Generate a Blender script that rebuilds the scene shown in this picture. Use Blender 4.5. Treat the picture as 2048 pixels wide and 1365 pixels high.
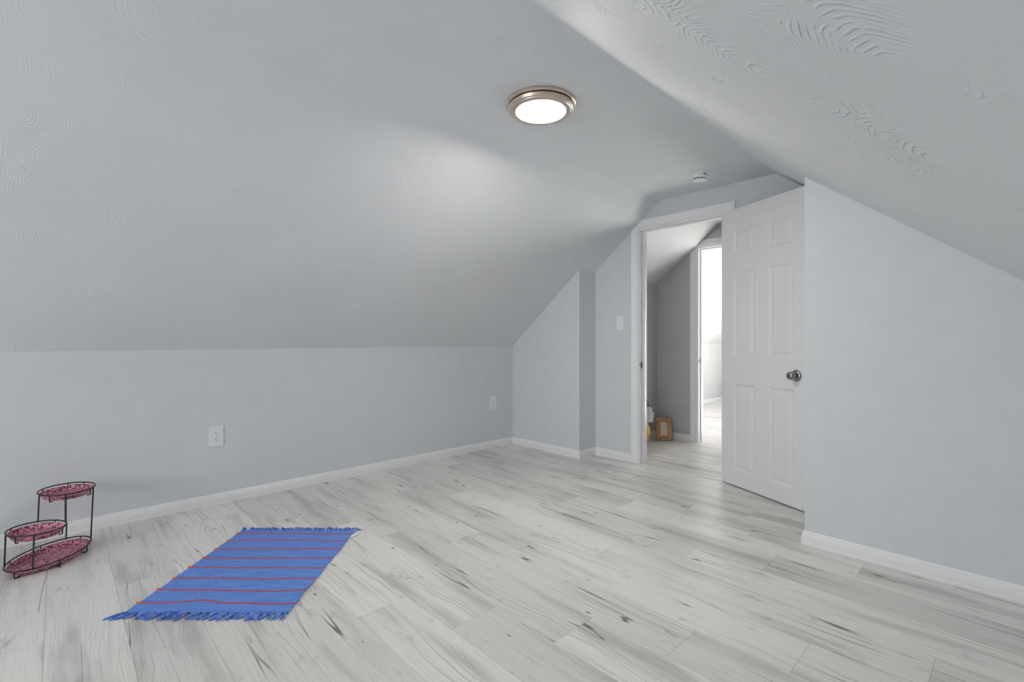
import bpy, bmesh, math, random
from mathutils import Vector, Matrix
PI = math.pi
S = bpy.context.scene
C = S.collection
for o in list(bpy.data.objects):
    bpy.data.objects.remove(o, do_unlink=True)

# ------------------------------------------------------------------ camera
FPX, CXP, CYP, CAMH = 959.0, 1024.0, 680.0, 1.08
YAW = math.atan2(1012, 959)
cd = bpy.data.cameras.new('camera'); cam = bpy.data.objects.new('camera', cd); C.objects.link(cam)
cd.sensor_width = 36.0; cd.lens = 36.0 * FPX / 2048.0
cd.shift_y = -(682.5 - CYP) / 2048.0
cd.clip_start = 0.02
cam.location = (0, 0, CAMH); cam.rotation_euler = (PI / 2, 0, YAW - PI / 2)
S.camera = cam

# ------------------------------------------------------------------ world, sun, exposure
SKY = 1.80
SUN = 10.5
LAMP = 14.5
EXPOSURE = 2.94
w = bpy.data.worlds.new('sky'); S.world = w; w.use_nodes = True
bg = w.node_tree.nodes['Background']
bg.inputs[0].default_value = (0.985, 0.99, 1.0, 1); bg.inputs[1].default_value = SKY
sl = bpy.data.lights.new('sun', 'SUN'); so = bpy.data.objects.new('sun', sl); C.objects.link(so)
sl.energy = SUN; sl.angle = math.radians(1.0); sl.color = (1.0, 1.0, 1.0)
SUN_EL = math.radians(30)
so.rotation_euler = Vector((-math.cos(SUN_EL), -0.03, -math.sin(SUN_EL))).to_track_quat('-Z', 'Y').to_euler()
so.location = (14, 1, 6)
vs = S.view_settings
vs.view_transform = 'Standard'; vs.look = 'None'; vs.gamma = 1.0; vs.exposure = EXPOSURE; vs.use_curve_mapping = False
S.cycles.diffuse_bounces = 8; S.cycles.max_bounces = 12

# room dimensions (metres): X runs along the left knee wall, Y across the room
X0, XE, XH0, XH1, XF0, XF1 = -3.60, 3.68, 3.79, 4.87, 4.98, 8.60
YL, YR = 3.62, -0.402
YCL, YCR, ZC, KNEE = 2.07, 1.175, 2.255, 1.017
SLL = (ZC - KNEE) / (YL - YCL); SLR = (ZC - KNEE) / (YCR - YR)
XP, YP = 3.44, 2.74            # shallow pier beside the end wall
XB, YB = 2.87, 0.777            # bump-out on the right
DY0, DY1, DZ = 1.535, 2.262, 2.035   # clear door opening
WN = (0.80, 2.45, 0.55, 1.95)  # window in the near gable (y0,y1,z0,z1)
WF = (0.35, 2.30, 0.30, 1.95)  # window in the far gable

# daylight portals: they only steer sampling towards the two windows
for nm, x, rot, wr in (('portal_near', X0 - 0.06, -PI / 2, WN), ('portal_far', XF1 + 0.06, PI / 2, WF)):
    a = bpy.data.lights.new(nm, 'AREA'); ao = bpy.data.objects.new(nm, a); C.objects.link(ao)
    a.shape = 'RECTANGLE'; a.size = wr[3] - wr[2]; a.size_y = wr[1] - wr[0]
    ao.location = (x, (wr[0] + wr[1]) / 2, (wr[2] + wr[3]) / 2); ao.rotation_euler = (0, rot, 0)
    a.cycles.is_portal = True

# ------------------------------------------------------------------ material helpers
class NT:
    def __init__(s, name, rough=0.5, spec=0.5, metal=0.0):
        s.m = bpy.data.materials.new(name); s.m.use_nodes = True
        s.t = s.m.node_tree; s.n = s.t.nodes; s.b = s.n['Principled BSDF']
        s.b.inputs['Roughness'].default_value = rough
        s.b.inputs['Metallic'].default_value = metal
        s.b.inputs['Specular IOR Level'].default_value = spec
    def put(s, sock, v):
        if v is None: return
        if isinstance(v, bpy.types.NodeSocket): s.t.links.new(v, sock)
        elif isinstance(v, (int, float)):
            sock.default_value = v if sock.type == 'VALUE' else (v, v, v)
        else:
            sock.default_value = (*v, 1) if sock.type == 'RGBA' and len(v) == 3 else v
    def base(s, v): s.put(s.b.inputs['Base Color'], v)
    def rough(s, v): s.put(s.b.inputs['Roughness'], v)
    def coord(s, which='Object'): return s.n.new('ShaderNodeTexCoord').outputs[which]
    def rnd(s): return s.n.new('ShaderNodeObjectInfo').outputs['Random']
    def math(s, op, a, b=None, c=None, clamp=False):
        x = s.n.new('ShaderNodeMath'); x.operation = op; x.use_clamp = clamp
        s.put(x.inputs[0], a); s.put(x.inputs[1], b); s.put(x.inputs[2], c); return x.outputs[0]
    def vmath(s, op, a, b=None, out=0):
        x = s.n.new('ShaderNodeVectorMath'); x.operation = op
        s.put(x.inputs[0], a)
        if b is not None: s.put(x.inputs[1], b)
        return x.outputs[out]
    def xyz(s, v):
        x = s.n.new('ShaderNodeSeparateXYZ'); s.put(x.inputs[0], v); return x.outputs
    def vec(s, a, b, c):
        x = s.n.new('ShaderNodeCombineXYZ'); s.put(x.inputs[0], a); s.put(x.inputs[1], b); s.put(x.inputs[2], c); return x.outputs[0]
    def noise(s, v, scale, detail=2.0, rough=0.5, dist=0.0):
        x = s.n.new('ShaderNodeTexNoise'); s.put(x.inputs['Vector'], v)
        x.inputs['Scale'].default_value = scale; x.inputs['Detail'].default_value = detail
        x.inputs['Roughness'].default_value = rough; x.inputs['Distortion'].default_value = dist
        return x.outputs['Fac']
    def voronoi(s, v, scale, rand=1.0):
        x = s.n.new('ShaderNodeTexVoronoi'); s.put(x.inputs['Vector'], v)
        x.inputs['Scale'].default_value = scale; x.inputs['Randomness'].default_value = rand
        return x.outputs
    def range(s, v, a, b, c=0.0, d=1.0, smooth=True):
        x = s.n.new('ShaderNodeMapRange'); x.interpolation_type = 'SMOOTHSTEP' if smooth else 'LINEAR'
        s.put(x.inputs[0], v)
        for i, k in enumerate((a, b, c, d)): x.inputs[i + 1].default_value = k
        return x.outputs[0]
    def mix(s, f, a, b):
        x = s.n.new('ShaderNodeMix'); x.data_type = 'RGBA'
        s.put(x.inputs[0], f); s.put(x.inputs[6], a); s.put(x.inputs[7], b); return x.outputs[2]
    def bump(s, h, strength=0.3, dist=0.002, prev=None):
        x = s.n.new('ShaderNodeBump'); s.put(x.inputs['Height'], h)
        x.inputs['Strength'].default_value = strength; x.inputs['Distance'].default_value = dist
        if prev is not None: s.t.links.new(prev, x.inputs['Normal'])
        s.t.links.new(x.outputs[0], s.b.inputs['Normal']); return x.outputs[0]

def plain(name, col, rough=0.5, spec=0.5, metal=0.0, bump=None, vary=0.04):
    t = NT(name, rough, spec, metal)
    n = t.noise(t.coord(), 9.0, 3.0)
    f = t.range(n, 0.3, 0.7, 1 - vary, 1 + vary)
    t.base(t.vmath('SCALE', col, None))
    vm = t.n[-1]; t.put(vm.inputs['Scale'], f)
    if bump: t.bump(t.noise(t.coord(), bump[0], 2.0), bump[1], bump[2])
    return t.m

def paint(name, col):
    return plain(name, col, 0.62, 0.3, bump=(330.0, 0.16, 0.0012), vary=0.012)

def ceiling_paint(name, col, amt):
    t = NT(name, 0.7, 0.25)
    P = t.coord()
    wob = t.noise(P, 7.0, 2.0)
    t.base(t.mix(t.range(t.noise(P, 2.0, 2.0), .3, .7), [c * 0.985 for c in col], [min(1, c * 1.015) for c in col]))
    v = t.voronoi(P, 3.1)
    d = t.vmath('DISTANCE', P, v['Position'], 1)
    ph = t.math('MULTIPLY_ADD', wob, 0.05, d)
    r = t.math('SINE', t.math('MULTIPLY', ph, 2 * PI / 0.0105))
    r = t.range(r, -0.2, 1.0)
    patch = t.range(t.noise(P, 3.3, 3.0, 0.55), 0.42, 0.58)
    brk = t.range(t.noise(P, 26.0, 2.0), 0.40, 0.60)
    swirl = t.math('MULTIPLY', t.math('MULTIPLY', r, patch), brk)
    swirl = t.math('MULTIPLY', swirl, t.range(t.xyz(P)[1], 1.0, 1.3, 1.0, 0.45))   # the left slope was trowelled smoother
    n1 = t.bump(t.noise(P, 120.0, 3.0), 0.20 * amt, 0.002)
    t.bump(swirl, 0.62 * amt, 0.0034, n1)
    return t.m

def plank_material(name):
    t = NT(name, 0.42, 0.5)
    P = t.coord(); rn = t.rnd()
    off = t.vec(t.math('MULTIPLY', rn, 37.0), t.math('MULTIPLY', rn, 91.0), t.math('MULTIPLY', rn, 53.0))
    Q = t.vmath('ADD', P, off)
    def st(ax, ay): return t.vmath('MULTIPLY', Q, (ax, ay, 1.0))
    warp = t.noise(st(5.0, 1.6), 1.0, 2.0)
    # growth rings: warped lines running with the plank, pulled round the knots
    kn = t.voronoi(st(5.5, 2.0), 1.0)
    kd = kn['Distance']; kr = t.xyz(kn['Color'])
    kon = t.math('GREATER_THAN', kr[0], 0.55)
    pull = t.math('MULTIPLY', t.range(kd, 0.0, 0.42, 1.0, 0.0), kon)
    gx = t.math('MULTIPLY_ADD', warp, 0.16, t.xyz(Q)[0])
    gx = t.math('MULTIPLY_ADD', pull, 0.035, gx)
    ringv = t.vec(gx, t.math('MULTIPLY', t.xyz(Q)[1], 0.006), 0.0)
    rings = t.noise(ringv, 175.0, 2.0, 0.6)
    fine = t.noise(st(420.0, 5.0), 1.0, 2.0, 0.6)
    ringmask = t.range(t.noise(st(6.0, 0.9), 1.0, 2.0), 0.38, 0.66)
    lines = t.math('MULTIPLY', t.range(rings, 0.50, 0.68), ringmask)
    # soft grey wash patches
    wash = t.range(t.noise(st(9.0, 1.1), 1.0, 3.0, 0.55), 0.46, 0.74)
    blot = t.range(t.noise(st(16.0, 7.0), 1.0, 3.0, 0.6), 0.60, 0.80)
    # long dark cracks: level line of a stretched noise
    ck = t.math('ABSOLUTE', t.math('SUBTRACT', t.noise(st(11.0, 0.42), 1.0, 2.0, 0.35), 0.5))
    crack = t.math('MULTIPLY', t.range(ck, 0.0010, 0.0060, 1.0, 0.0), t.range(t.noise(st(4.0, 2.2), 1.0, 2.0), 0.46, 0.57))
    # knots and flecks
    ksz = t.math('MULTIPLY_ADD', kr[1], 0.05, 0.022)
    kq = t.math('DIVIDE', t.math('MULTIPLY_ADD', t.noise(st(60.0, 40.0), 1.0, 2.0), 0.03, kd), ksz)
    knot = t.math('MULTIPLY', t.range(kq, 0.55, 1.25, 1.0, 0.0), kon)
    halo = t.math('MULTIPLY', t.range(kq, 0.8, 3.6, 1.0, 0.0), kon)
    fl = t.voronoi(st(17.0, 7.0), 1.0); fr = t.xyz(fl['Color'])
    fleck = t.math('MULTIPLY', t.range(fl['Distance'], 0.05, 0.13, 1.0, 0.0), t.math('GREATER_THAN', fr[0], 0.80))
    tone = t.range(rn, 0.0, 1.0, -0.12, 0.06, False)
    col = t.mix(t.math('MULTIPLY', wash, 0.85), (0.745, 0.725, 0.692), (0.43, 0.42, 0.40))
    col = t.mix(t.math('MULTIPLY', blot, 0.60), col, (0.30, 0.29, 0.27))
    col = t.mix(t.math('MULTIPLY', lines, 0.55), col, (0.24, 0.23, 0.215))
    col = t.mix(t.math('MULTIPLY', t.range(fine, 0.42, 0.72), 0.30), col, (0.36, 0.35, 0.33))
    col = t.mix(t.math('MULTIPLY', halo, 0.50), col, (0.30, 0.285, 0.265))
    col = t.mix(t.math('MULTIPLY', crack, 0.85), col, (0.10, 0.095, 0.085))
    col = t.mix(t.math('MULTIPLY', knot, 0.75), col, (0.13, 0.12, 0.11))
    col = t.mix(t.math('MULTIPLY', fleck, 0.85), col, (0.10, 0.09, 0.08))
    col = t.vmath('SCALE', col); t.put(t.n[-1].inputs['Scale'], t.math('ADD', tone, 1.0))
    t.base(col)
    h = t.math('MULTIPLY_ADD', fine, 0.4, t.math('MULTIPLY', t.math('ADD', lines, crack), -0.5))
    t.bump(h, 0.10, 0.001)
    t.rough(t.range(fine, 0.3, 0.7, 0.27, 0.40))
    return t.m

M = {}
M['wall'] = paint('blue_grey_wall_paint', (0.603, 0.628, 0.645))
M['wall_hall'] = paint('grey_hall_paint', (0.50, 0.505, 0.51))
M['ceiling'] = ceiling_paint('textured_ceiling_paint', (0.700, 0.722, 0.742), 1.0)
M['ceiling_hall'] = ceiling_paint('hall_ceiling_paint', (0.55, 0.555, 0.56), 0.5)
M['trim'] = plain('white_trim_paint', (0.75, 0.755, 0.765), 0.38, 0.45, vary=0.01)
M['door'] = plain('white_door_paint', (0.69, 0.695, 0.70), 0.42, 0.4, bump=(150.0, 0.05, 0.001), vary=0.01)
M['plank'] = plank_material('whitewashed_plank')
M['base'] = plain('underlay', (0.2, 0.19, 0.18), 0.8)
M['outlet'] = plain('white_plastic', (0.735, 0.745, 0.75), 0.35, 0.5, vary=0.01)
M['dark'] = plain('dark_slot', (0.012, 0.012, 0.012), 0.6)
M['steel'] = plain('satin_steel', (0.30, 0.30, 0.31), 0.25, 0.5, 1.0)
M['nickel'] = plain('brushed_nickel', (0.74, 0.63, 0.54), 0.30, 0.5, 1.0)
M['black_wire'] = plain('black_coated_wire', (0.008, 0.008, 0.009), 0.42, 0.4)
M['smoke'] = plain('detector_plastic', (0.76, 0.77, 0.78), 0.45, 0.4)
M['steel_light'] = plain('bright_strike_steel', (0.55, 0.55, 0.55), 0.3, 0.5, 1.0)

def glass():
    m = bpy.data.materials.new('window_glass'); m.use_nodes = True
    t = m.node_tree; n = t.nodes; n.remove(n['Principled BSDF'])
    tr = n.new('ShaderNodeBsdfTransparent'); gl = n.new('ShaderNodeBsdfGlossy'); gl.inputs['Roughness'].default_value = 0.02
    fr = n.new('ShaderNodeFresnel'); fr.inputs[0].default_value = 1.3; mx = n.new('ShaderNodeMixShader')
    t.links.new(fr.outputs[0], mx.inputs[0]); t.links.new(tr.outputs[0], mx.inputs[1]); t.links.new(gl.outputs[0], mx.inputs[2])
    t.links.new(mx.outputs[0], n['Material Output'].inputs[0]); return m
M['glass'] = glass()

def emit(name, col, st):
    t = NT(name, 0.4); t.base((0.85, 0.84, 0.82)); t.put(t.b.inputs['Emission Color'], col); t.b.inputs['Emission Strength'].default_value = st
    return t.m
M['diffuser'] = emit('lit_diffuser', (1.0, 0.965, 0.925), LAMP)

# ------------------------------------------------------------------ object helpers
def mesh_obj(name, bm, mat, parent=None, smooth=None, loc=None):
    bmesh.ops.recalc_face_normals(bm, faces=bm.faces)
    me = bpy.data.meshes.new(name); bm.to_mesh(me); bm.free()
    if mat is not None: me.materials.append(M[mat] if isinstance(mat, str) else mat)
    if smooth is not None:
        for p in me.polygons: p.use_smooth = True
        me.set_sharp_from_angle(angle=math.radians(smooth))
    o = bpy.data.objects.new(name, me); C.objects.link(o)
    if parent is not None: o.parent = parent
    if loc is not None: o.location = loc
    return o
def tag(o, label=None, cat=None, group=None, kind=None):
    if label: o['label'] = label
    if cat: o['category'] = cat
    if group: o['group'] = group
    if kind: o['kind'] = kind
    return o
def empty(name, loc=(0, 0, 0), rz=0.0, **k):
    o = bpy.data.objects.new(name, None); C.objects.link(o)
    o.empty_display_size = 0.05; o.location = loc; o.rotation_euler = (0, 0, rz)
    return tag(o, **k)
def struct(name, bm, mat, label, cat, parent=None, smooth=None):
    return tag(mesh_obj(name, bm, mat, parent, smooth), label, cat, kind='structure')

def box(bm, x0, x1, y0, y1, z0, z1, bevel=0.0, seg=2):
    r = bmesh.ops.create_cube(bm, size=1.0)
    vs_ = r['verts']
    for v in vs_:
        v.co = Vector((x0 + (v.co.x + .5) * (x1 - x0), y0 + (v.co.y + .5) * (y1 - y0), z0 + (v.co.z + .5) * (z1 - z0)))
    if bevel:
        es = list({e for v in vs_ for e in v.link_edges})
        bmesh.ops.bevel(bm, geom=es, offset=bevel, segments=seg, affect='EDGES', profile=0.5)
    return bm
def prism(bm, pts, a, b, f):
    """closed 2-D outline pts extruded from a to b; f(u, v, w) -> xyz"""
    va = [bm.verts.new(f(u, v, a)) for u, v in pts]; vb = [bm.verts.new(f(u, v, b)) for u, v in pts]
    bm.faces.new(va); bm.faces.new(vb[::-1])
    n = len(pts)
    for i in range(n): bm.faces.new((va[i], va[(i + 1) % n], vb[(i + 1) % n], vb[i]))
    return bm
fx = lambda y, z, x: (x, y, z)
fy = lambda x, z, y: (x, y, z)
fz = lambda x, y, z: (x, y, z)
def tube(bm, pts, r, seg=8, closed=False, cap=True):
    pts = [Vector(p) for p in pts]; n = len(pts); rings = []
    up = None
    for i, p in enumerate(pts):
        a = pts[(i - 1) % n] if (closed or i) else p
        b = pts[(i + 1) % n] if (closed or i < n - 1) else p
        d = (b - a).normalized()
        if up is None:
            up = Vector((0, 0, 1)) if abs(d.z) < 0.9 else Vector((1, 0, 0))
        u = d.cross(up).normalized(); v = u.cross(d).normalized(); up = v
        rr = r[i] if isinstance(r, (list, tuple)) else r
        rings.append([bm.verts.new(p + u * math.cos(2 * PI * k / seg) * rr + v * math.sin(2 * PI * k / seg) * rr) for k in range(seg)])
    for i in range(n if closed else n - 1):
        A, B = rings[i], rings[(i + 1) % n]
        for k in range(seg): bm.faces.new((A[k], A[(k + 1) % seg], B[(k + 1) % seg], B[k]))
    if cap and not closed:
        bm.faces.new(rings[0][::-1]); bm.faces.new(rings[-1])
    return bm
def lathe(bm, prof, seg=48, f=None):
    """prof: list of (r, z); revolved about z"""
    rings = []
    for r, z in prof:
        if r < 1e-6: rings.append([bm.verts.new((0, 0, z))])
        else: rings.append([bm.verts.new((r * math.cos(2 * PI * k / seg), r * math.sin(2 * PI * k / seg), z)) for k in range(seg)])
    for A, B in zip(rings, rings[1:]):
        for k in range(seg):
            k2 = (k + 1) % seg
            if len(A) == 1: bm.faces.new((A[0], B[k2], B[k]))
            elif len(B) == 1: bm.faces.new((A[k], A[k2], B[0]))
            else: bm.faces.new((A[k], A[k2], B[k2], B[k]))
    return bm

# ------------------------------------------------------------------ shell
def zc(y):
    if y > YCL: return ZC - SLL * (y - YCL)
    if y < YCR: return ZC - SLR * (YCR - y)
    return ZC
def wall_poly(y0, y1, z0=0.0, lift=0.03):
    ys = [y0] + [b for b in (YCR, YCL) if y0 < b < y1] + [y1]
    return [(y0, z0), (y1, z0)] + [(y, zc(y) + lift) for y in ys[::-1]]
def ceiling_slab(name, x0, x1, mat, label, yl=YL + 0.11):
    lo = []
    yl2, yr2 = yl, YR - 0.11
    lo.append((yl2, ZC - SLL * (yl2 - YCL)))
    R_ = 0.025                                   # the left fold is softly rounded with plaster
    for i in range(9):
        s = i / 8
        a = Vector((YCL + R_, ZC - SLL * R_)); b = Vector((YCL, ZC)); c = Vector((YCL - R_, ZC))
        p = a * (1 - s) ** 2 + b * 2 * s * (1 - s) + c * s * s
        lo.append((p.x, p.y))
    for i in range(5):
        s = i / 4; r2 = 0.012
        a = Vector((YCR + r2, ZC)); b = Vector((YCR, ZC)); c = Vector((YCR - r2, ZC - SLR * r2))
        p = a * (1 - s) ** 2 + b * 2 * s * (1 - s) + c * s * s
        lo.append((p.x, p.y))
    lo.append((yr2, ZC - SLR * (YCR - yr2)))
    hi = [(y, z + 0.12) for y, z in lo[::-1]]
    bm = bmesh.new(); prism(bm, lo + hi, x0, x1, fx)
    return struct(name, bm, mat, label, 'ceiling', smooth=25)

# floor: underlay with every plank laid on it
bm = bmesh.new(); box(bm, X0 - .1, XF1 + .1, YR - .1, YL + .1, -0.06, -0.008)
floor_o = struct('floor', bm, 'base', 'whitewashed grey wood-look plank floor', 'floor')
PW, PL, PX, PY, PS = 0.22, 1.26, 0.845, 1.768, 0.315
cache = {}
def plank(x, y0, y1):
    key = round(y1 - y0, 3)
    if key not in cache:
        b = bmesh.new(); hw, hl, c = PW / 2 - .0003, key / 2 - .0003, .0008
        lo_ = [b.verts.new((sx * hw, sy * hl, -0.008)) for sx, sy in ((-1, -1), (1, -1), (1, 1), (-1, 1))]
        mi = [b.verts.new((sx * hw, sy * hl, -c * .6)) for sx, sy in ((-1, -1), (1, -1), (1, 1), (-1, 1))]
        hi_ = [b.verts.new((sx * (hw - c), sy * (hl - c), 0)) for sx, sy in ((-1, -1), (1, -1), (1, 1), (-1, 1))]
        b.faces.new(hi_)
        for i in range(4):
            j = (i + 1) % 4
            b.faces.new((lo_[i], lo_[j], mi[j], mi[i])); b.faces.new((mi[i], mi[j], hi_[j], hi_[i]))
        me = bpy.data.meshes.new('plank'); b.to_mesh(me); b.free(); me.materials.append(M['plank']); cache[key] = me
    o = bpy.data.objects.new('plank', cache[key]); C.objects.link(o); o.parent = floor_o
    o.location = (x + PW / 2, (y0 + y1) / 2, 0)
for k in range(-22, 37):
    x = PX + PW * k
    if x > XF1 or x + PW < X0: continue
    e = PY - PS * k
    e -= math.ceil((e - (YR - .1)) / PL) * PL
    y = e
    while y < YL + .1:
        a, b = max(y, YR - .1), min(y + PL, YL + .1)
        if b - a > 0.02: plank(x, a, b)
        y += PL

ceiling_slab('ceiling', X0 - .11, XE + .05, 'ceiling', 'pale grey swirl-textured attic ceiling with two slopes')
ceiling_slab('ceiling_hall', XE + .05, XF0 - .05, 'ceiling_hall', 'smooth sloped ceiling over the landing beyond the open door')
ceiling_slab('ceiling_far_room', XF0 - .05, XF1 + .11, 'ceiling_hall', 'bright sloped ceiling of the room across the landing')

bm = bmesh.new(); box(bm, X0 - .11, XE + .05, YL, YL + .11, -.05, KNEE + .02)
struct('wall_left', bm, 'wall', 'low blue-grey knee wall with two outlets', 'wall')
bm = bmesh.new(); box(bm, X0 - .11, XB + .02, YR - .11, YR, -.05, KNEE + .02)
struct('wall_knee_right', bm, 'wall', 'low blue-grey knee wall under the right slope', 'wall')
bm = bmesh.new()
J = 0.022                                                            # jamb boards line the opening
prism(bm, wall_poly(YB - .1, DY0 - J, -.05), XE, XH0, fx)
prism(bm, wall_poly(DY0 - J, DY1 + J, DZ + J), XE, XH0, fx)
prism(bm, wall_poly(DY1 + J, YP + .02, -.05), XE, XH0, fx)
prism(bm, wall_poly(YP, YL + .05, -.05), XP, XH0, fx)
struct('wall_end', bm, 'wall', 'blue-grey end wall with doorway and shallow pier', 'wall')
bm = bmesh.new(); prism(bm, wall_poly(YR - .05, YB, -.05), XB, XH0, fx)
struct('wall_right', bm, 'wall', 'blue-grey bump-out wall under the right slope', 'wall')
def gable(name, xa, xb, wr, mat, label):
    b = bmesh.new()
    prism(b, wall_poly(YR - .1, wr[0], -.05), xa, xb, fx)
    prism(b, wall_poly(wr[1], YL + .1, -.05), xa, xb, fx)
    prism(b, wall_poly(wr[0], wr[1], wr[3]), xa, xb, fx)
    box(b, xa, xb, wr[0], wr[1], -.05, wr[2])
    struct(name, b, mat, label, 'wall')
gable('wall_gable', X0 - .11, X0, WN, 'wall', 'blue-grey gable wall with a window')
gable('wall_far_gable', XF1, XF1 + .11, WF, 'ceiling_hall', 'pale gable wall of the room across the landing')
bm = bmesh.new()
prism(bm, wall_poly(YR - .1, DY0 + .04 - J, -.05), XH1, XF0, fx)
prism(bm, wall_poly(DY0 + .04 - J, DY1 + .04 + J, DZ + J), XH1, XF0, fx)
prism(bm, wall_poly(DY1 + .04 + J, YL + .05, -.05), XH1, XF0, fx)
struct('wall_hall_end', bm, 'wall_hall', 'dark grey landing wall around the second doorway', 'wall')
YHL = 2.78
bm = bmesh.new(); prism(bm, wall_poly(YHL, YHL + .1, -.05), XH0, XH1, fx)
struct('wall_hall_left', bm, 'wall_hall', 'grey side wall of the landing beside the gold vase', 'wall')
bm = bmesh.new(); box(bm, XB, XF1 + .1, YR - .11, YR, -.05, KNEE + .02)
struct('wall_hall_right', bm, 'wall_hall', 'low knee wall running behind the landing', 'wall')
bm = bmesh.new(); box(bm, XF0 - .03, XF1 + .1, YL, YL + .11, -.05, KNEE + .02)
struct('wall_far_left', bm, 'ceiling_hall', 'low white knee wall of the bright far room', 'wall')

def window(name, x0, x1, wr, label, xi):
    """frame, mullion and panes set in a gable; xi: room-side plane"""
    w_ = empty(name, ((x0 + x1) / 2, (wr[0] + wr[1]) / 2, wr[2]), label=label, cat='window', kind='structure')
    org = Vector(w_.location)
    def part(nm, b, mat):
        bmesh.ops.translate(b, verts=b.verts, vec=-org); return mesh_obj(nm, b, mat, w_)
    y0, y1, z0, z1 = wr; ym = (y0 + y1) / 2; t = .045; xc = (x0 + x1) / 2
    for a in ((y0, y0 + t, z0, z1), (y1 - t, y1, z0, z1), (y0 + t, y1 - t, z0, z0 + t), (y0 + t, y1 - t, z1 - t, z1), (ym - .025, ym + .025, z0 + t, z1 - t)):
        part('frame_bar', box(bmesh.new(), x0, x1, *a, 0.003, 1), 'trim')
    for a in ((y0 + t, ym - .025), (ym + .025, y1 - t)):
        part('pane', box(bmesh.new(), xc - .003, xc + .003, a[0], a[1], z0 + t, z1 - t), 'glass')
    part('sill', box(bmesh.new(), min(xi[0], xi[1]), max(xi[0], xi[1]), y0 - .05, y1 + .05, z0 - .03, z0, .004), 'trim')
window('window_1', X0 - .09, X0 - .04, WN, 'white two-pane window in the near gable', (X0 - .04, X0 + .05))
window('window_2', XF1 + .04, XF1 + .09, WF, 'white two-pane window in the far gable', (XF1 + .04, XF1 - .05))

# ------------------------------------------------------------------ baseboards: a moulded profile swept round the corners
BB = [(0, 0), (.0135, 0), (.0135, .012), (.0125, .015), (.0125, .020), (.0135, .0225), (.0130, .040), (.0120, .050),
      (.0085, .0535), (.0085, .057), (.0065, .0605), (.0065, .064), (.0040, .069), (.0, .071)]
def sweep(path, side):
    """path of xy corners; side +1: the profile stands to the left of the walking direction"""
    b = bmesh.new(); n = len(path); P = [Vector(p) for p in path]; rings = []
    for i in range(n):
        ds = []
        if i > 0: ds.append((P[i] - P[i - 1]).normalized())
        if i < n - 1: ds.append((P[i + 1] - P[i]).normalized())
        ns = [Vector((-d.y, d.x)) * side for d in ds]
        m = ns[0] if len(ns) == 1 else (ns[0] + ns[1]) / (1 + ns[0].dot(ns[1]))
        rings.append([b.verts.new((P[i].x + m.x * t, P[i].y + m.y * t, z)) for t, z in BB])
    k = len(BB)
    for A, B in zip(rings, rings[1:]):
        for j in range(k): b.faces.new((A[j], A[(j + 1) % k], B[(j + 1) % k], B[j]))
    b.faces.new(rings[0]); b.faces.new(rings[-1][::-1])
    return b
CO = 0.076                                                           # casing width
def bboard(name, path, side, label):
    struct(name, sweep(path, side), 'trim', label, 'baseboard')
bboard('baseboard_left', [(X0, YL), (XP, YL)], -1, 'long white moulded baseboard along the knee wall with outlets')
bboard('baseboard_end', [(XP, YL), (XP, YP), (XE, YP), (XE, DY1 + .008 + CO)], -1, 'white baseboard stepping round the pier beside the doorway')
bboard('baseboard_right', [(XB, YR), (XB, YB), (XE, YB)], 1, 'white moulded baseboard along the bump-out wall')
bboard('baseboard_knee_right', [(X0, YR), (XB, YR)], 1, 'white baseboard under the right slope')
bboard('baseboard_hall', [(XH0, YHL), (XH1, YHL), (XH1, DY1 + .048 + CO)], -1, 'white baseboard round the landing corner behind the picture frame')
bboard('baseboard_far_room', [(XF0, YL), (XF1, YL)], -1, 'white baseboard of the bright far room')

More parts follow.
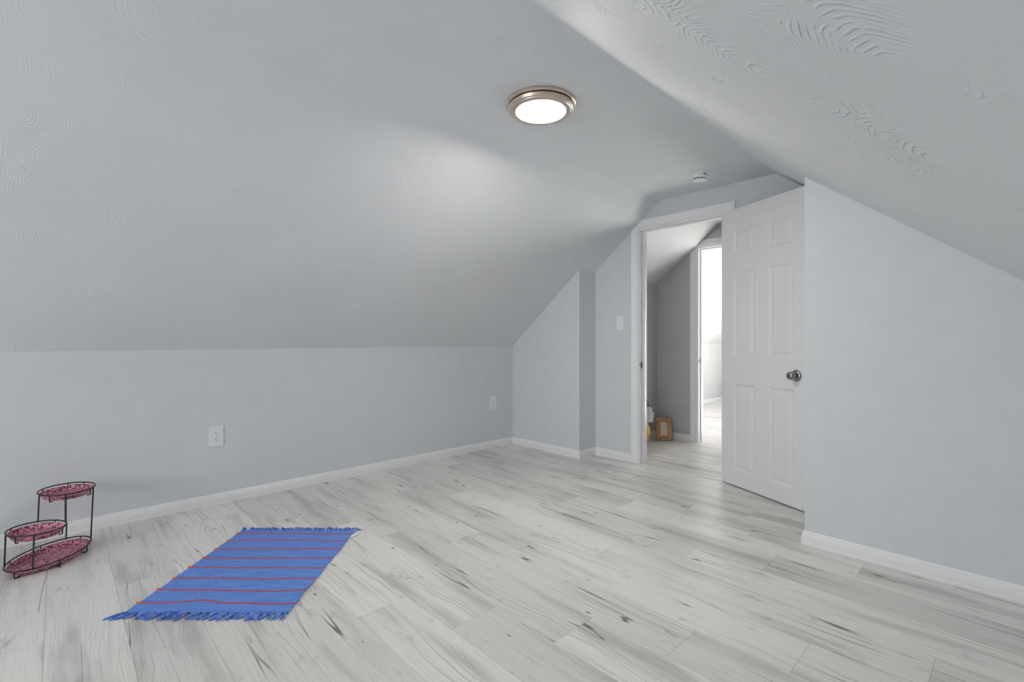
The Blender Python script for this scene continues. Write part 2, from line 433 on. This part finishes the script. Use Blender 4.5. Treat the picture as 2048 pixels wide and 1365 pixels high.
# ------------------------------------------------------------------ door casings and jambs
CP = [(0, 0), (0, .010), (.004, .013), (.012, .013), (.015, .0105), (.030, .0105), (.036, .0125), (.050, .0135), (.056, .0165), (CO - .003, .0165), (CO, .014), (CO, 0)]
def cut(b, co, no):
    r = bmesh.ops.bisect_plane(b, geom=list(b.verts) + list(b.edges) + list(b.faces), plane_co=co, plane_no=no, clear_outer=True, dist=1e-6)
    bmesh.ops.holes_fill(b, edges=[e for e in b.edges if e.is_boundary], sides=0)
def doorway(name, xw, sgn, xj0, xj1, label, strike_x, DY0=DY0, DY1=DY1):
    """casing on plane xw (sgn: direction out of the wall), jamb boards from xj0 to xj1"""
    t = empty(name, (xw, (DY0 + DY1) / 2, 0), label=label, cat='door trim', kind='structure')
    org = Vector(t.location)
    def part(nm, b, mat='trim', sm=30, par=None):
        bmesh.ops.translate(b, verts=b.verts, vec=-org); return mesh_obj(nm, b, mat, par or t, sm)
    rv = 0.008
    yi0, yi1, zi = DY0 - rv, DY1 + rv, DZ + rv
    slope_co = Vector((xw, YCL, ZC - .002)); slope_no = Vector((0, SLL, 1)).normalized()
    b = bmesh.new(); prism(b, CP, 0.0, DZ + .3, lambda u, v, z: (xw + sgn * v, yi1 + u, z))
    cut(b, Vector((xw, yi1, zi)), Vector((0, -1, 1)).normalized()); cut(b, slope_co, slope_no); part('casing_leg', b)
    b = bmesh.new(); prism(b, CP, 0.0, DZ + .3, lambda u, v, z: (xw + sgn * v, yi0 - u, z))
    cut(b, Vector((xw, yi0, zi)), Vector((0, 1, 1)).normalized()); part('casing_leg', b)
    b = bmesh.new(); prism(b, CP, yi0 - .2, yi1 + .2, lambda u, v, y: (xw + sgn * v, y, zi + u))
    cut(b, Vector((xw, yi1, zi)), Vector((0, 1, -1)).normalized()); cut(b, Vector((xw, yi0, zi)), Vector((0, -1, -1)).normalized())
    cut(b, slope_co, slope_no); part('casing_head', b)
    j0, j1 = xj0, xj1
    part('jamb', box(bmesh.new(), j0, j1, DY1, DY1 + J, 0, DZ + J)); part('jamb', box(bmesh.new(), j0, j1, DY0 - J, DY0, 0, DZ + J))
    part('head_jamb', box(bmesh.new(), j0, j1, DY0, DY1, DZ, DZ + J))
    s0, s1 = strike_x + .022, strike_x + .057
    part('door_stop', box(bmesh.new(), s0, s1, DY1 - .011, DY1, 0, DZ, .002)); part('door_stop', box(bmesh.new(), s0, s1, DY0, DY0 + .011, 0, DZ, .002))
    part('door_stop', box(bmesh.new(), s0, s1, DY0 + .011, DY1 - .011, DZ - .011, DZ, .002))
    sp = part('strike_plate', box(bmesh.new(), strike_x - .016, strike_x + .016, DY1 - .0015, DY1 + .001, .83, .888, .001, 1), 'steel')
    part('strike_lip', tube(bmesh.new(), [(strike_x - .016, DY1 - .001, .842), (strike_x - .026, DY1 + .002, .859), (strike_x - .016, DY1 - .001, .876)], .0022, 6), 'steel', par=sp)
    part('latch_hole', box(bmesh.new(), strike_x - .007, strike_x + .008, DY1 - .0019, DY1, .846, .872), 'dark', par=sp)
    return t
doorway('trim_1', XE, -1, XE, XH0, 'white casing around the open bedroom doorway, clipped by the slope', XE + .02)
doorway('trim_2', XH1, -1, XH1, XF0, 'white casing around the second doorway across the landing', XH1 + .02, DY0 + .04, DY1 + .04)

# ------------------------------------------------------------------ the open six-panel door
DW, DH, DT = 0.735, 2.03, 0.035
ang = math.atan2(-0.91, -0.415)
d1 = empty('door_1', (XE - .016, DY0 + .014, 0.010), 0.0, label='white six-panel door standing wide open with satin steel knob', cat='door', kind='structure')
d1.rotation_euler = (0, 0, ang)
# local: x along the leaf from the hinge, y=0 is the face we see (hall side), slab runs to y=+DT
us = [(0.158 * DW, 0.427 * DW), (0.578 * DW, 0.850 * DW)]
zs_ = [(0.115, 0.750), (0.950, 1.568), (1.690, 1.885)]
def door_face(b, yface, out):
    xs = sorted({0, DW, *[u for p in us for u in p]}); zz = sorted({0, DH, *[z for p in zs_ for z in p]})
    g = {}
    def V(x, z):
        k = (round(x, 5), round(z, 5))
        if k not in g: g[k] = b.verts.new((x, yface, z))
        return g[k]
    for i in range(len(xs) - 1):
        for j in range(len(zz) - 1):
            if (xs[i], xs[i + 1]) in us and (zz[j], zz[j + 1]) in zs_: continue
            b.faces.new((V(xs[i], zz[j]), V(xs[i + 1], zz[j]), V(xs[i + 1], zz[j + 1]), V(xs[i], zz[j + 1])))
def panel(u, z, yface, out):
    """moulded sunk panel: bevel in, flat, raised field"""
    b = bmesh.new(); rings = []
    for ins, dep in ((0, 0), (.004, .0015), (.012, .0075), (.016, .0085), (.024, .0085), (.046, .0025), (.049, .0022)):
        y = yface - out * dep
        rings.append([b.verts.new(c) for c in ((u[0] + ins, y, z[0] + ins), (u[1] - ins, y, z[0] + ins), (u[1] - ins, y, z[1] - ins), (u[0] + ins, y, z[1] - ins))])
    for A, B in zip(rings, rings[1:]):
        for k in range(4): b.faces.new((A[k], A[(k + 1) % 4], B[(k + 1) % 4], B[k]))
    b.faces.new(rings[-1]); return b
bm = bmesh.new(); door_face(bm, 0, -1); door_face(bm, DT, 1)
rim = [((0, 0), (DW, 0)), ((DW, 0), (DW, DH)), ((DW, DH), (0, DH)), ((0, DH), (0, 0))]
for (a, c), (e_, f_) in rim:
    bm.faces.new([bm.verts.new(p) for p in ((a, 0, c), (e_, 0, f_), (e_, DT, f_), (a, DT, c))])
bmesh.ops.remove_doubles(bm, verts=bm.verts, dist=1e-5)
mesh_obj('door_slab', bm, 'door', d1)
for yf, out in ((0, -1), (DT, 1)):
    for u in us:
        for z in zs_: mesh_obj('panel', panel(u, z, yf, out), 'door', d1)
for yf, out in ((0, -1), (DT, 1)):
    b = bmesh.new()
    lathe(b, [(0, 0), (.036, 0), (.037, .002), (.0355, .006), (.030, .010), (.020, .013), (.0, .013)], 40)
    q = Matrix.Rotation(PI / 2 * (1 if out < 0 else -1), 4, 'X')
    bmesh.ops.transform(b, matrix=Matrix.Translation((0.641, yf, 0.842)) @ q, verts=b.verts)
    ro = mesh_obj('rosette', b, 'steel', d1, 40)
    b = bmesh.new()
    lathe(b, [(0, .010), (.013, .012), (.0125, .024), (.015, .029), (.0235, .033), (.0262, .039), (.0262, .050), (.0245, .058), (.019, .063), (.011, .0645), (.0105, .063), (0, .063)], 40)
    bmesh.ops.transform(b, matrix=Matrix.Translation((0.641, yf, 0.842)) @ q, verts=b.verts)
    kb = mesh_obj('door_knob', b, 'steel', d1, 40)
    b = bmesh.new(); box(b, -.0012, .0012, -.006, .006, .0625, .0642)
    bmesh.ops.transform(b, matrix=Matrix.Translation((0.641, yf, 0.842)) @ q, verts=b.verts)
    mesh_obj('key_slot', b, 'dark', kb)
for z in (.20, 1.02, 1.82):
    b = bmesh.new(); tube(b, [(-.004, DT + .004, z - .045), (-.004, DT + .004, z + .045)], .0055, 10); mesh_obj('hinge', b, 'steel', d1, 40)

# ------------------------------------------------------------------ outlets and switch
def outlet(x, z, label):
    t = empty('wall_outlet', (x, YL, z), label=label, cat='outlet', group='outlets on the knee wall')
    # local y negative = into the room
    mesh_obj('cover_plate', box(bmesh.new(), -.042, .042, -.0055, 0, -.066, .066, .0025), 'outlet', t)
    for dz in (.0195, -.0195):
        b = bmesh.new(); pts = [(.0172 * math.cos(a), max(-.0145, min(.0145, .0172 * math.sin(a)))) for a in [2 * PI * k / 32 for k in range(32)]]
        prism(b, pts, -.0075, -.004, lambda u, v, y: (u, y, v + dz))
        r = mesh_obj('receptacle', b, 'outlet', t)
        mesh_obj('slot', box(bmesh.new(), -.0075, -.0055, -.0079, -.007, dz - .001, dz + .0085), 'dark', r)
        mesh_obj('slot', box(bmesh.new(), .0055, .0075, -.0079, -.007, dz, dz + .0080), 'dark', r)
        b = bmesh.new(); prism(b, [(.0028 * math.cos(2 * PI * k / 14), .0028 * math.sin(2 * PI * k / 14) + dz - .0078) for k in range(14)], -.0079, -.007, lambda u, v, y: (u, y, v))
        mesh_obj('ground_hole', b, 'dark', r)
    b = bmesh.new(); lathe(b, [(0, .0066), (.0022, .0064), (.003, .0055), (.003, .004)], 14)
    bmesh.ops.transform(b, matrix=Matrix.Rotation(PI / 2, 4, 'X'), verts=b.verts); mesh_obj('screw', b, 'outlet', t)
outlet(0.755, .447, 'white duplex wall outlet on knee wall between plant stand and rug')
outlet(3.165, .453, 'white duplex wall outlet on knee wall close to the far room corner')
t = empty('light_switch', (XE, 2.464, 1.229), label='white rocker light switch on end wall beside the door casing', cat='light switch')
mesh_obj('cover_plate', box(bmesh.new(), -.0055, 0, -.037, .037, -.062, .062, .0025), 'outlet', t)
mesh_obj('switch_frame', box(bmesh.new(), -.0065, -.004, -.0185, .0185, -.035, .035, .001, 1), 'outlet', t)
b = bmesh.new(); prism(b, [(-.0035, -.032), (-.0100, -.032), (-.0066, 0), (-.0072, .032), (-.0035, .032)], -.0155, .0155, lambda x, z, y: (x, y, z))
mesh_obj('rocker', b, 'outlet', t)
for z in (-.048, .048):
    b = bmesh.new(); lathe(b, [(0, .0064), (.0022, .0062), (.003, .005)], 12)
    bmesh.ops.transform(b, matrix=Matrix.Translation((0, 0, z)) @ Matrix.Rotation(-PI / 2, 4, 'Y'), verts=b.verts); mesh_obj('screw', b, 'outlet', t)

# ------------------------------------------------------------------ ceiling lamp
t = empty('ceiling_lamp', (1.745, 1.633, ZC), label='round brushed nickel ceiling light, lit, flush on the flat ceiling', cat='ceiling light')
mesh_obj('backplate', lathe(bmesh.new(), [(0, 0), (.166, 0), (.173, -.003), (.173, -.013), (.169, -.0165), (.156, -.0170), (.120, -.0170)], 72), 'nickel', t, 35)
mesh_obj('trim_ring', lathe(bmesh.new(), [(.150, -.014), (.1560, -.0190), (.1610, -.0200), (.1630, -.023), (.1600, -.035), (.1560, -.0385), (.1520, -.0380), (.1505, -.0410),
         (.1480, -.0425), (.1290, -.0445), (.1245, -.0425), (.1235, -.0360), (.1235, -.020)], 72), 'nickel', t, 30)
mesh_obj('diffuser', lathe(bmesh.new(), [(.1238, -.0300), (.1238, -.0385), (.118, -.0400), (.09, -.0412), (.05, -.0420), (0, -.0422)], 72), 'diffuser', t, 60)

# ------------------------------------------------------------------ smoke detector
t = empty('smoke_detector', (3.30, 1.552, ZC), label='white round smoke detector on the ceiling before the doorway', cat='smoke detector')
mesh_obj('mounting_plate', lathe(bmesh.new(), [(0, 0), (.074, 0), (.075, -.002), (.073, -.006), (.060, -.007), (0, -.007)], 48), 'smoke', t, 40)
mesh_obj('body', lathe(bmesh.new(), [(.058, -.006), (.059, -.024), (.0605, -.031), (.0590, -.0345), (.047, -.0375), (.040, -.037)], 48), 'smoke', t, 35)
b = bmesh.new()
mesh_obj('vent_gap', lathe(b, [(.044, -.036), (.043, -.0445), (.0, -.0445)], 48), 'dark', t, 40)
mesh_obj('cover', lathe(bmesh.new(), [(.047, -.0435), (.0480, -.0455), (.045, -.0490), (.030, -.0525), (0, -.0535)], 48), 'smoke', t, 40)
for k in range(12):
    a = 2 * PI * k / 12
    b = bmesh.new(); box(b, .042, .0475, -.0016, .0016, -.0445, -.0365)
    bmesh.ops.rotate(b, verts=b.verts, cent=(0, 0, 0), matrix=Matrix.Rotation(a, 3, 'Z')); mesh_obj('vent_rib', b, 'smoke', t)
mesh_obj('test_button', lathe(bmesh.new(), [(.009, -.0515), (.0088, -.0538), (.006, -.0545), (0, -.0546)], 20), 'smoke', t, 40)
b = bmesh.new(); box(b, -.010, .010, -.0605, -.0575, -.020, -.010)
bmesh.ops.rotate(b, verts=b.verts, cent=(0, 0, 0), matrix=Matrix.Rotation(math.radians(-30), 3, 'Z')); mesh_obj('side_vent', b, plain('grey_plastic', (.30, .30, .31)), t)

# ------------------------------------------------------------------ blue rag rug
def rug():
    O = Vector((.181, 2.428, 0)); ux = Vector((.463, -.439, 0)).normalized(); uy = Vector((.586, .571, 0)).normalized()
    W, L = .640, .818
    t = empty('rag_rug', O + ux * W / 2 + uy * L / 2, math.atan2(ux.y, ux.x), label='blue woven cotton rug with thin red stripes and fringed ends', cat='rug')
    # material: tight plain weave with pale flecks
    m = NT('blue_weave', 0.9, 0.15); P = m.coord(); s = m.xyz(P)
    wx = m.math('SINE', m.math('MULTIPLY', s[0], 2 * PI / .0105)); wy = m.math('SINE', m.math('MULTIPLY', s[1], 2 * PI / .0085))
    wv = m.math('MULTIPLY', wx, wy)
    fl = m.range(m.noise(m.vmath('MULTIPLY', P, (150., 210., 1.)), 1.0, 2.0), .56, .74)
    c = m.mix(m.range(m.noise(m.vmath('MULTIPLY', P, (8., 60., 1.)), 1.0, 2.0), .3, .7), (.120, .255, .70), (.155, .315, .79))
    c = m.mix(m.math('MULTIPLY', m.range(wv, .1, 1.), .35), c, (.26, .43, .90))
    c = m.mix(m.math('MULTIPLY', fl, .42), c, (.52, .66, .95)); m.base(c)
    m.bump(m.math('ADD', wv, m.noise(P, 260.0, 2.0)), .6, .0030)
    yarn = NT('blue_yarn', .9, .15); yc = yarn.noise(yarn.coord(), 60.0, 2.0)
    yarn.base(yarn.mix(yarn.range(yc, .35, .65), (.075, .15, .46), (.20, .34, .78)))
    red = NT('red_yarn', .9, .15); rc = red.coord(); rx = red.xyz(rc)
    tw = red.range(red.math('SINE', red.math('MULTIPLY', rx[0], 2 * PI / .009)), -.3, .6)
    cc = red.mix(tw, (.42, .06, .075), (.66, .13, .11))
    red.base(red.mix(red.range(rx[0], -.318, -.290, 1., 0.), cc, (.75, .16, .035)))
    rnd = random.Random(4)
    nz = lambda a, k: math.sin(a * 3.1 + k) * .5 + math.sin(a * 7.3 + k * 2.1) * .3 + math.sin(a * 17.7 + k * .7) * .2
    def pos(u, v):                               # u,v in 0..1 -> local x,y,z of the top surface
        x = (u - .5) * W; y = (v - .5) * L
        k = (2 * u - 1)
        x += .0035 * nz(v * 6, 1.3 if k > 0 else 4.1) * k * k * k * (1 if k > 0 else -1)
        y += .005 * math.sin(u * 5 + 1) * (1 - abs(2 * v - 1)) * .5
        z = .0052 + .0016 * nz(v * 5, u * 3) + .0010 * nz(u * 9, v * 7)
        e = max(0, (u - .93) / .07); z += .007 * e * e * math.exp(-((v - .24) / .07) ** 2) + .004 * e * math.exp(-((v - .12) / .05) ** 2)
        return Vector((x, y, max(z, .0034)))
    NU, NV = 64, 90; b = bmesh.new()
    T = [[b.verts.new(pos(i / NU, j / NV)) for i in range(NU + 1)] for j in range(NV + 1)]
    lowv = lambda p, e: Vector((p.x, p.y, max(.0005, p.z - .0040)))
    Bt = [[b.verts.new(lowv(T[j][i].co, 0)) for i in range(NU + 1)] for j in range(NV + 1)]
    for j in range(NV):
        for i in range(NU):
            b.faces.new((T[j][i], T[j][i + 1], T[j + 1][i + 1], T[j + 1][i])); b.faces.new((Bt[j][i], Bt[j + 1][i], Bt[j + 1][i + 1], Bt[j][i + 1]))
    for j in range(NV):
        for i in (0, NU): b.faces.new((T[j][i], T[j + 1][i], Bt[j + 1][i], Bt[j][i]))
    for i in range(NU):
        for j in (0, NV): b.faces.new((T[j][i], T[j][i + 1], Bt[j][i + 1], Bt[j][i]))
    mesh_obj('woven_body', b, m.m, t, 40)
    # stripes (fraction of the length from the near fringe)
    for k, v in enumerate((.085, .205, .330, .455, .575, .700, .825, .935)):
        pts = []
        for i in range(61):
            u = i / 60; dv = .004 * math.sin(u * 4 + k) + .002 * math.sin(u * 13 + k * 2)
            if k == 0: dv += .030 * math.exp(-((u - .38) / .10) ** 2) - .006
            p = pos(u, v + dv); pts.append((p.x, p.y, p.z + .0006))
        b = bmesh.new(); tube(b, pts, .0029, 7); mesh_obj('red_stripe', b, red.m, t, 60)
        b = bmesh.new(); p = Vector(pts[0])
        tube(b, [p + Vector((-.005, -.001, 0)), p + Vector((0, .001, .001)), p + Vector((.018, 0, .001))], [.0028, .0052, .0034], 7); mesh_obj('stripe_knot', b, red.m, t, 60)
    # fringe: knotted tassels of several strands
    for end in (0, 1):
        n = 42
        for k in range(n):
            u = (k + .5 + rnd.uniform(-.2, .2)) / n
            p0 = pos(u, 0 if end == 0 else 1); sg = -1 if end == 0 else 1
            b = bmesh.new(); lean = (rnd.uniform(-.035, .006) if end == 0 else rnd.uniform(-.018, .02))
            if end == 0 and k > n - 5: lean = -.004
            if end == 0 and k < 3: lean -= .02
            if end == 1 and k > n - 3: lean = .03
            ln0 = rnd.uniform(.040, .052) if end == 0 else rnd.uniform(.020, .034)
            for q in range(6):
                ln = ln0 * rnd.uniform(.75, 1.1); ox = rnd.uniform(-.006, .006); lx = lean + rnd.uniform(-.010, .010)
                z0 = p0.z + rnd.uniform(-.002, .001)
                hop = rnd.uniform(.001, .007) if end == 0 else rnd.uniform(.004, .014)
                pts = []
                for s_ in range(5):
                    f = s_ / 4
                    pts.append((p0.x + ox * (.4 + f) + lx * f * f, p0.y - sg * .004 + sg * ln * f, max(.0017, z0 * (1 - f) + .0017 * f + hop * math.sin(PI * f))))
                tube(b, pts, [.0020, .0021, .0020, .0018, .0012], 5)
            mesh_obj('tassel', b, yarn.m, t, 70)
    b = bmesh.new()
    p = pos(1, .915)
    rows = [(-.004, .0030), (.010, .0028), (.022, .0042), (.036, .0080)]
    A = [[b.verts.new((p.x + dx, p.y + dy + dx * .4, z + dz)) for dx, z in rows] for dy, dz in ((-.022, 0), (.016, 0))]
    B_ = [[b.verts.new(v.co + Vector((0, 0, .0006))) for v in r] for r in A]
    for i in range(3):
        b.faces.new((A[0][i], A[0][i + 1], A[1][i + 1], A[1][i])); b.faces.new((B_[0][i], B_[1][i], B_[1][i + 1], B_[0][i + 1]))
        for r in (0, 1): b.faces.new((A[r][i], A[r][i + 1], B_[r][i + 1], B_[r][i]))
    for i in (0, 3): b.faces.new((A[0][i], A[1][i], B_[1][i], B_[0][i]))
    tag(mesh_obj('care_label', b, plain('label_cloth', (.80, .79, .76), .8), t), 'white cloth care label')
rug()

# ------------------------------------------------------------------ three-tier wire stand with pink trays
def stand():
    m = NT('pink_spotted_tray', .45, .4); P = m.coord()
    v = m.voronoi(m.vmath('MULTIPLY', m.vmath('ADD', P, m.vec(m.math('MULTIPLY', m.noise(P, 90.), .006), 0., 0.)), (1., 1., .6)), 105.)
    sp = m.range(v['Distance'], .40, .56, 1., 0.)
    sp = m.math('MULTIPLY', sp, m.range(m.noise(P, 210., 2.), .30, .44))
    m.base(m.mix(sp, (.62, .25, .335), (.075, .014, .030)))
    t = empty('plant_stand', (-.026, 3.268, 0), label='black wire three-tier stand with pink spotted oval trays', cat='plant stand')
    org = Vector(t.location)
    tiers = [dict(c=(-.026, 3.268), z=.034, a=.199, b=.125, th=math.radians(54.6), hk=(3.14, 4.21, 5.05, 1.09, .01, 1.95)),
             dict(c=(-.073, 3.242), z=.175, a=.118, b=.100, th=math.radians(-58), hk=(4.94, .39, 3.52, 1.85)),
             dict(c=(.036, 3.425), z=.300, a=.127, b=.110, th=math.radians(-79), hk=(5.43, .72, 3.91, 2.87, 2.26))]
    def ept(T, p, s=1.0, z=None):
        x = T['a'] * s * math.cos(p); y = T['b'] * s * math.sin(p); c, s_ = math.cos(T['th']), math.sin(T['th'])
        return Vector((T['c'][0] + x * c - y * s_, T['c'][1] + x * s_ + y * c, T['z'] if z is None else z)) - org
    for T in tiers:
        b = bmesh.new(); tube(b, [ept(T, 2 * PI * k / 64) for k in range(64)], .0032, 8, True)
        ring = mesh_obj('wire_ring', b, 'black_wire', t, 60)
        zf = T['z'] - .030                      # tray floor: just off the ground for the lowest one
        b = bmesh.new(); N = 64
        prof = [(.0, zf), (.80, zf), (.83, zf + .001), (.945, zf + .020), (.968, zf + .0205), (.945, zf + .0175), (.83, zf - .0012), (.80, zf - .0022), (0, zf - .0022)]
        rg = []
        for s, z in prof:
            rg.append([b.verts.new(ept(T, 0, 0, z))] if s == 0 else [b.verts.new(ept(T, 2 * PI * k / N, s, z)) for k in range(N)])
        for A, B in zip(rg, rg[1:]):
            for k in range(N):
                k2 = (k + 1) % N
                if len(A) == 1: b.faces.new((A[0], B[k], B[k2]))
                elif len(B) == 1: b.faces.new((A[k], A[k2], B[0]))
                else: b.faces.new((A[k], A[k2], B[k2], B[k]))
        mesh_obj('tray', b, m.m, t, 40)
        for p in T['hk']:
            b = bmesh.new(); zz = zf - .001 if T['z'] > .05 else .0030
            tube(b, [ept(T, p), ept(T, p, 1.0, zz + .006), ept(T, p, .985, zz - .0004 if T['z'] > .05 else zz), ept(T, p, .86, zz - .003 if T['z'] > .05 else zz)], .0028, 6)
            mesh_obj('tray_hook', b, 'black_wire', t, 60)
    B0, B1, B2 = tiers
    def post(Ta, pa, Tb, pb, r=.0032):
        b = bmesh.new(); p = ept(Ta, pa); q = ept(Tb, pb)
        tube(b, [p - Vector((0, 0, .004)), q + Vector((0, 0, .001))], r, 8); mesh_obj('post', b, 'black_wire', t, 60)
    post(B0, 2.28, B1, 4.32); post(B0, 3.61, B1, 5.59); post(B0, .46, B1, .91); post(B0, 5.67, B2, .94); post(B1, 2.49, B2, 4.86); post(B1, 1.20, B2, 6.0, .0042)
stand()

# ------------------------------------------------------------------ landing: carved picture frame, gold vase, white flowers
def frame():
    m = NT('carved_mango_wood', .6, .3); P = m.coord(); n = m.noise(m.vmath('MULTIPLY', P, (90., 90., 30.)), 1., 3.)
    m.base(m.mix(m.range(n, .3, .7), (.36, .19, .10), (.58, .34, .19))); m.bump(m.noise(P, 140., 2.), .5, .003)
    pl = plain('card', (.74, .60, .50), .6, .3)
    t = empty('picture_frame', (4.705, 2.600, 0), label='small carved brown wood picture frame leaning on the landing floor', cat='picture frame')
    t.rotation_euler = (0, 0, math.radians(133))       # local +y looks back towards the bedroom
    W, H, D, bw = .166, .236, .018, .041
    tilt = Matrix.Translation((0, 0, .003)) @ Matrix.Rotation(math.radians(14), 4, 'X')
    rnd = random.Random(2)
    def rail(nm, x0, x1, z0, z1, vert):
        b = bmesh.new(); box(b, x0, x1, 0, D, z0, z1, .004, 2)
        bmesh.ops.subdivide_edges(b, edges=[e for e in b.edges if e.calc_length() > .03], cuts=7, use_grid_fill=True)
        for v in b.verts:
            c = v.co
            if abs(c.x) > W / 2 - .006: c.x += rnd.uniform(-.0022, .0022)
            if c.z > H - .006: c.z += rnd.uniform(-.0022, .0022)
        bmesh.ops.transform(b, matrix=tilt, verts=b.verts); mesh_obj(nm, b, m.m, t, 50)
    rail('side_rail', -W / 2, -W / 2 + bw, 0, H, 1); rail('side_rail', W / 2 - bw, W / 2, 0, H, 1)
    rail('cross_rail', -W / 2 + bw, W / 2 - bw, 0, bw + .004, 0); rail('cross_rail', -W / 2 + bw, W / 2 - bw, H - bw, H, 0)
    ix, iz0, iz1 = W / 2 - bw, bw + .004, H - bw
    for a in ((-ix, -ix + .004, iz0, iz1), (ix - .004, ix, iz0, iz1), (-ix, ix, iz0, iz0 + .004), (-ix, ix, iz1 - .004, iz1)):
        b = bmesh.new(); box(b, a[0], a[1], .008, .0165, a[2], a[3]); bmesh.ops.transform(b, matrix=tilt, verts=b.verts)
        mesh_obj('rebate', b, plain('rebate_wood', (.40, .25, .11), .6), t)
    b = bmesh.new(); box(b, -ix, ix, .003, .0078, iz0, iz1); bmesh.ops.transform(b, matrix=tilt, verts=b.verts); mesh_obj('insert_card', b, pl, t)
    b = bmesh.new(); box(b, -.06, .06, -.003, .0, .015, H - .02); bmesh.ops.transform(b, matrix=tilt, verts=b.verts); mesh_obj('back_board', b, 'dark', t)
    b = bmesh.new(); prism(b, [(-.016, .19), (.016, .19), (.022, 0), (-.022, 0)], -.001, .002, lambda u, v, y: (u, y, v))
    bmesh.ops.transform(b, matrix=Matrix.Translation((.02, -.118, .001)) @ Matrix.Rotation(math.radians(-20), 4, 'X'), verts=b.verts)
    mesh_obj('easel_strut', b, 'dark', t)
frame()

def vase():
    g = NT('hammered_gold', .30, .5, 1.0); P = g.coord(); s = g.xyz(P)
    g.base(g.mix(g.noise(P, 40., 2.), (.62, .33, .055), (.88, .55, .12)))
    v = g.voronoi(P, 75.); h = g.math('MULTIPLY', g.range(v['Distance'], .1, .6), g.range(s[2], .105, .125))
    g.bump(h, .9, .008)
    X, Y = 4.375, 2.665
    t = empty('gold_vase', (X, Y, 0), label='gold vase with embossed upper half on landing floor behind the door casing', cat='vase')
    prof = [(0, .002), (.040, 0), (.046, .004), (.062, .035), (.078, .075), (.086, .115), (.084, .155), (.072, .195), (.060, .222), (.055, .236), (.057, .242),
            (.053, .242), (.050, .232), (.055, .215), (.066, .190), (.078, .150), (.078, .115), (.0, .02)]
    mesh_obj('vase_body', lathe(bmesh.new(), prof, 56), g.m, t, 50)
    b = bmesh.new(); tube(b, [(.0555 * math.cos(2 * PI * k / 40), .0555 * math.sin(2 * PI * k / 40), .242) for k in range(40)], .003, 8, True); mesh_obj('rim', b, g.m, t, 60)
    # one orchid spray: blossoms up a bent stem, dark buds at its tip
    wht = plain('white_petal', (.86, .86, .88), .6, .3); drk = plain('dark_bud', (.02, .022, .02), .5); stm = plain('stem_green', (.10, .13, .05), .6); yl = plain('flower_heart', (.80, .80, .66), .6)
    f = empty('orchid_spray', (X, Y, .02), label='artificial white orchid spray with dark buds standing in the gold vase', cat='flower')
    lat = Vector((.726, -.688, 0)); fro = Vector((-.688, -.726, 0))
    path = [Vector((0, 0, .02)), lat * .010 + Vector((0, 0, .15)), lat * .030 + Vector((0, 0, .24)), lat * .048 + Vector((0, 0, .31)), lat * .050 + Vector((0, 0, .37)), lat * .044 + Vector((0, 0, .42))]
    b = bmesh.new(); tube(b, path, .0024, 7); mesh_obj('stem', b, stm, f, 60)
    for i, (dl, df, z, r) in enumerate(((.066, .016, .252, .047), (.020, .030, .262, .044), (.080, .004, .292, .044), (.036, .030, .305, .042), (.062, .010, .338, .038), (.022, .012, .350, .036), (-.03, .02, .27, .044), (-.02, -.03, .31, .042))):
        c0 = lat * dl + fro * df + Vector((0, 0, z))
        out = (lat * (dl - .04) * 12 + fro * .9 + Vector((0, 0, .25))).normalized(); q = out.to_track_quat('Z', 'Y').to_matrix().to_4x4()
        b = bmesh.new(); tube(b, [lat * .04 + Vector((0, 0, z - .02)), (c0 + lat * .04) / 2 + Vector((0, 0, z / 2 + .0 - c0.z / 2 - .005)), c0 - out * .004], .0013, 5)
        bl = mesh_obj('blossom', b, stm, f, 60)
        for k in range(8):
            b = bmesh.new(); a0 = 2 * PI * k / 5 + .3 + (.6 if k > 4 else 0); sc = 1.0 if k < 5 else .55; lift = .22 if k < 5 else .8
            n = 6; rows = []
            for ii in range(n + 1):
                s_ = ii / n; wd = r * sc * .56 * math.sin(PI * min(1, .12 + s_ * .86)) ** .7
                rows.append([Vector((s_ * r * sc, wd * w_, lift * r * sc * s_ * s_ + .002 * math.sin(ii * 2 + w_ * 4) + .006 * w_ * w_)) for w_ in (-1, -.5, 0, .5, 1)])
            R_ = Matrix.Translation(c0) @ q @ Matrix.Rotation(a0, 4, 'Z')
            for th in (0, .0012):
                vv = [[b.verts.new(R_ @ (c + Vector((0, 0, th)))) for c in row] for row in rows]
                for A, B in zip(vv, vv[1:]):
                    for j in range(4): b.faces.new((A[j], A[j + 1], B[j + 1], B[j]))
            mesh_obj('petal', b, wht, bl, 70)
        b = bmesh.new(); bmesh.ops.create_icosphere(b, subdivisions=2, radius=.006); bmesh.ops.translate(b, verts=b.verts, vec=c0 + out * .008); mesh_obj('flower_heart', b, yl, bl, 60)
    for i in range(6):
        z = .362 + .012 * i; sd = 1 if i % 2 else -1
        p = lat * (.047 + sd * (.016 - .0018 * i)) + fro * .006 + Vector((0, 0, z + .006))
        b = bmesh.new(); bmesh.ops.create_icosphere(b, subdivisions=2, radius=.0085 - .0005 * i); bmesh.ops.scale(b, verts=b.verts, vec=(1, 1, 1.25)); bmesh.ops.translate(b, verts=b.verts, vec=p)
        tube(b, [lat * .048 + Vector((0, 0, z - .008)), tuple(p)], .0012, 5); mesh_obj('bud', b, drk, f, 60)
vase()
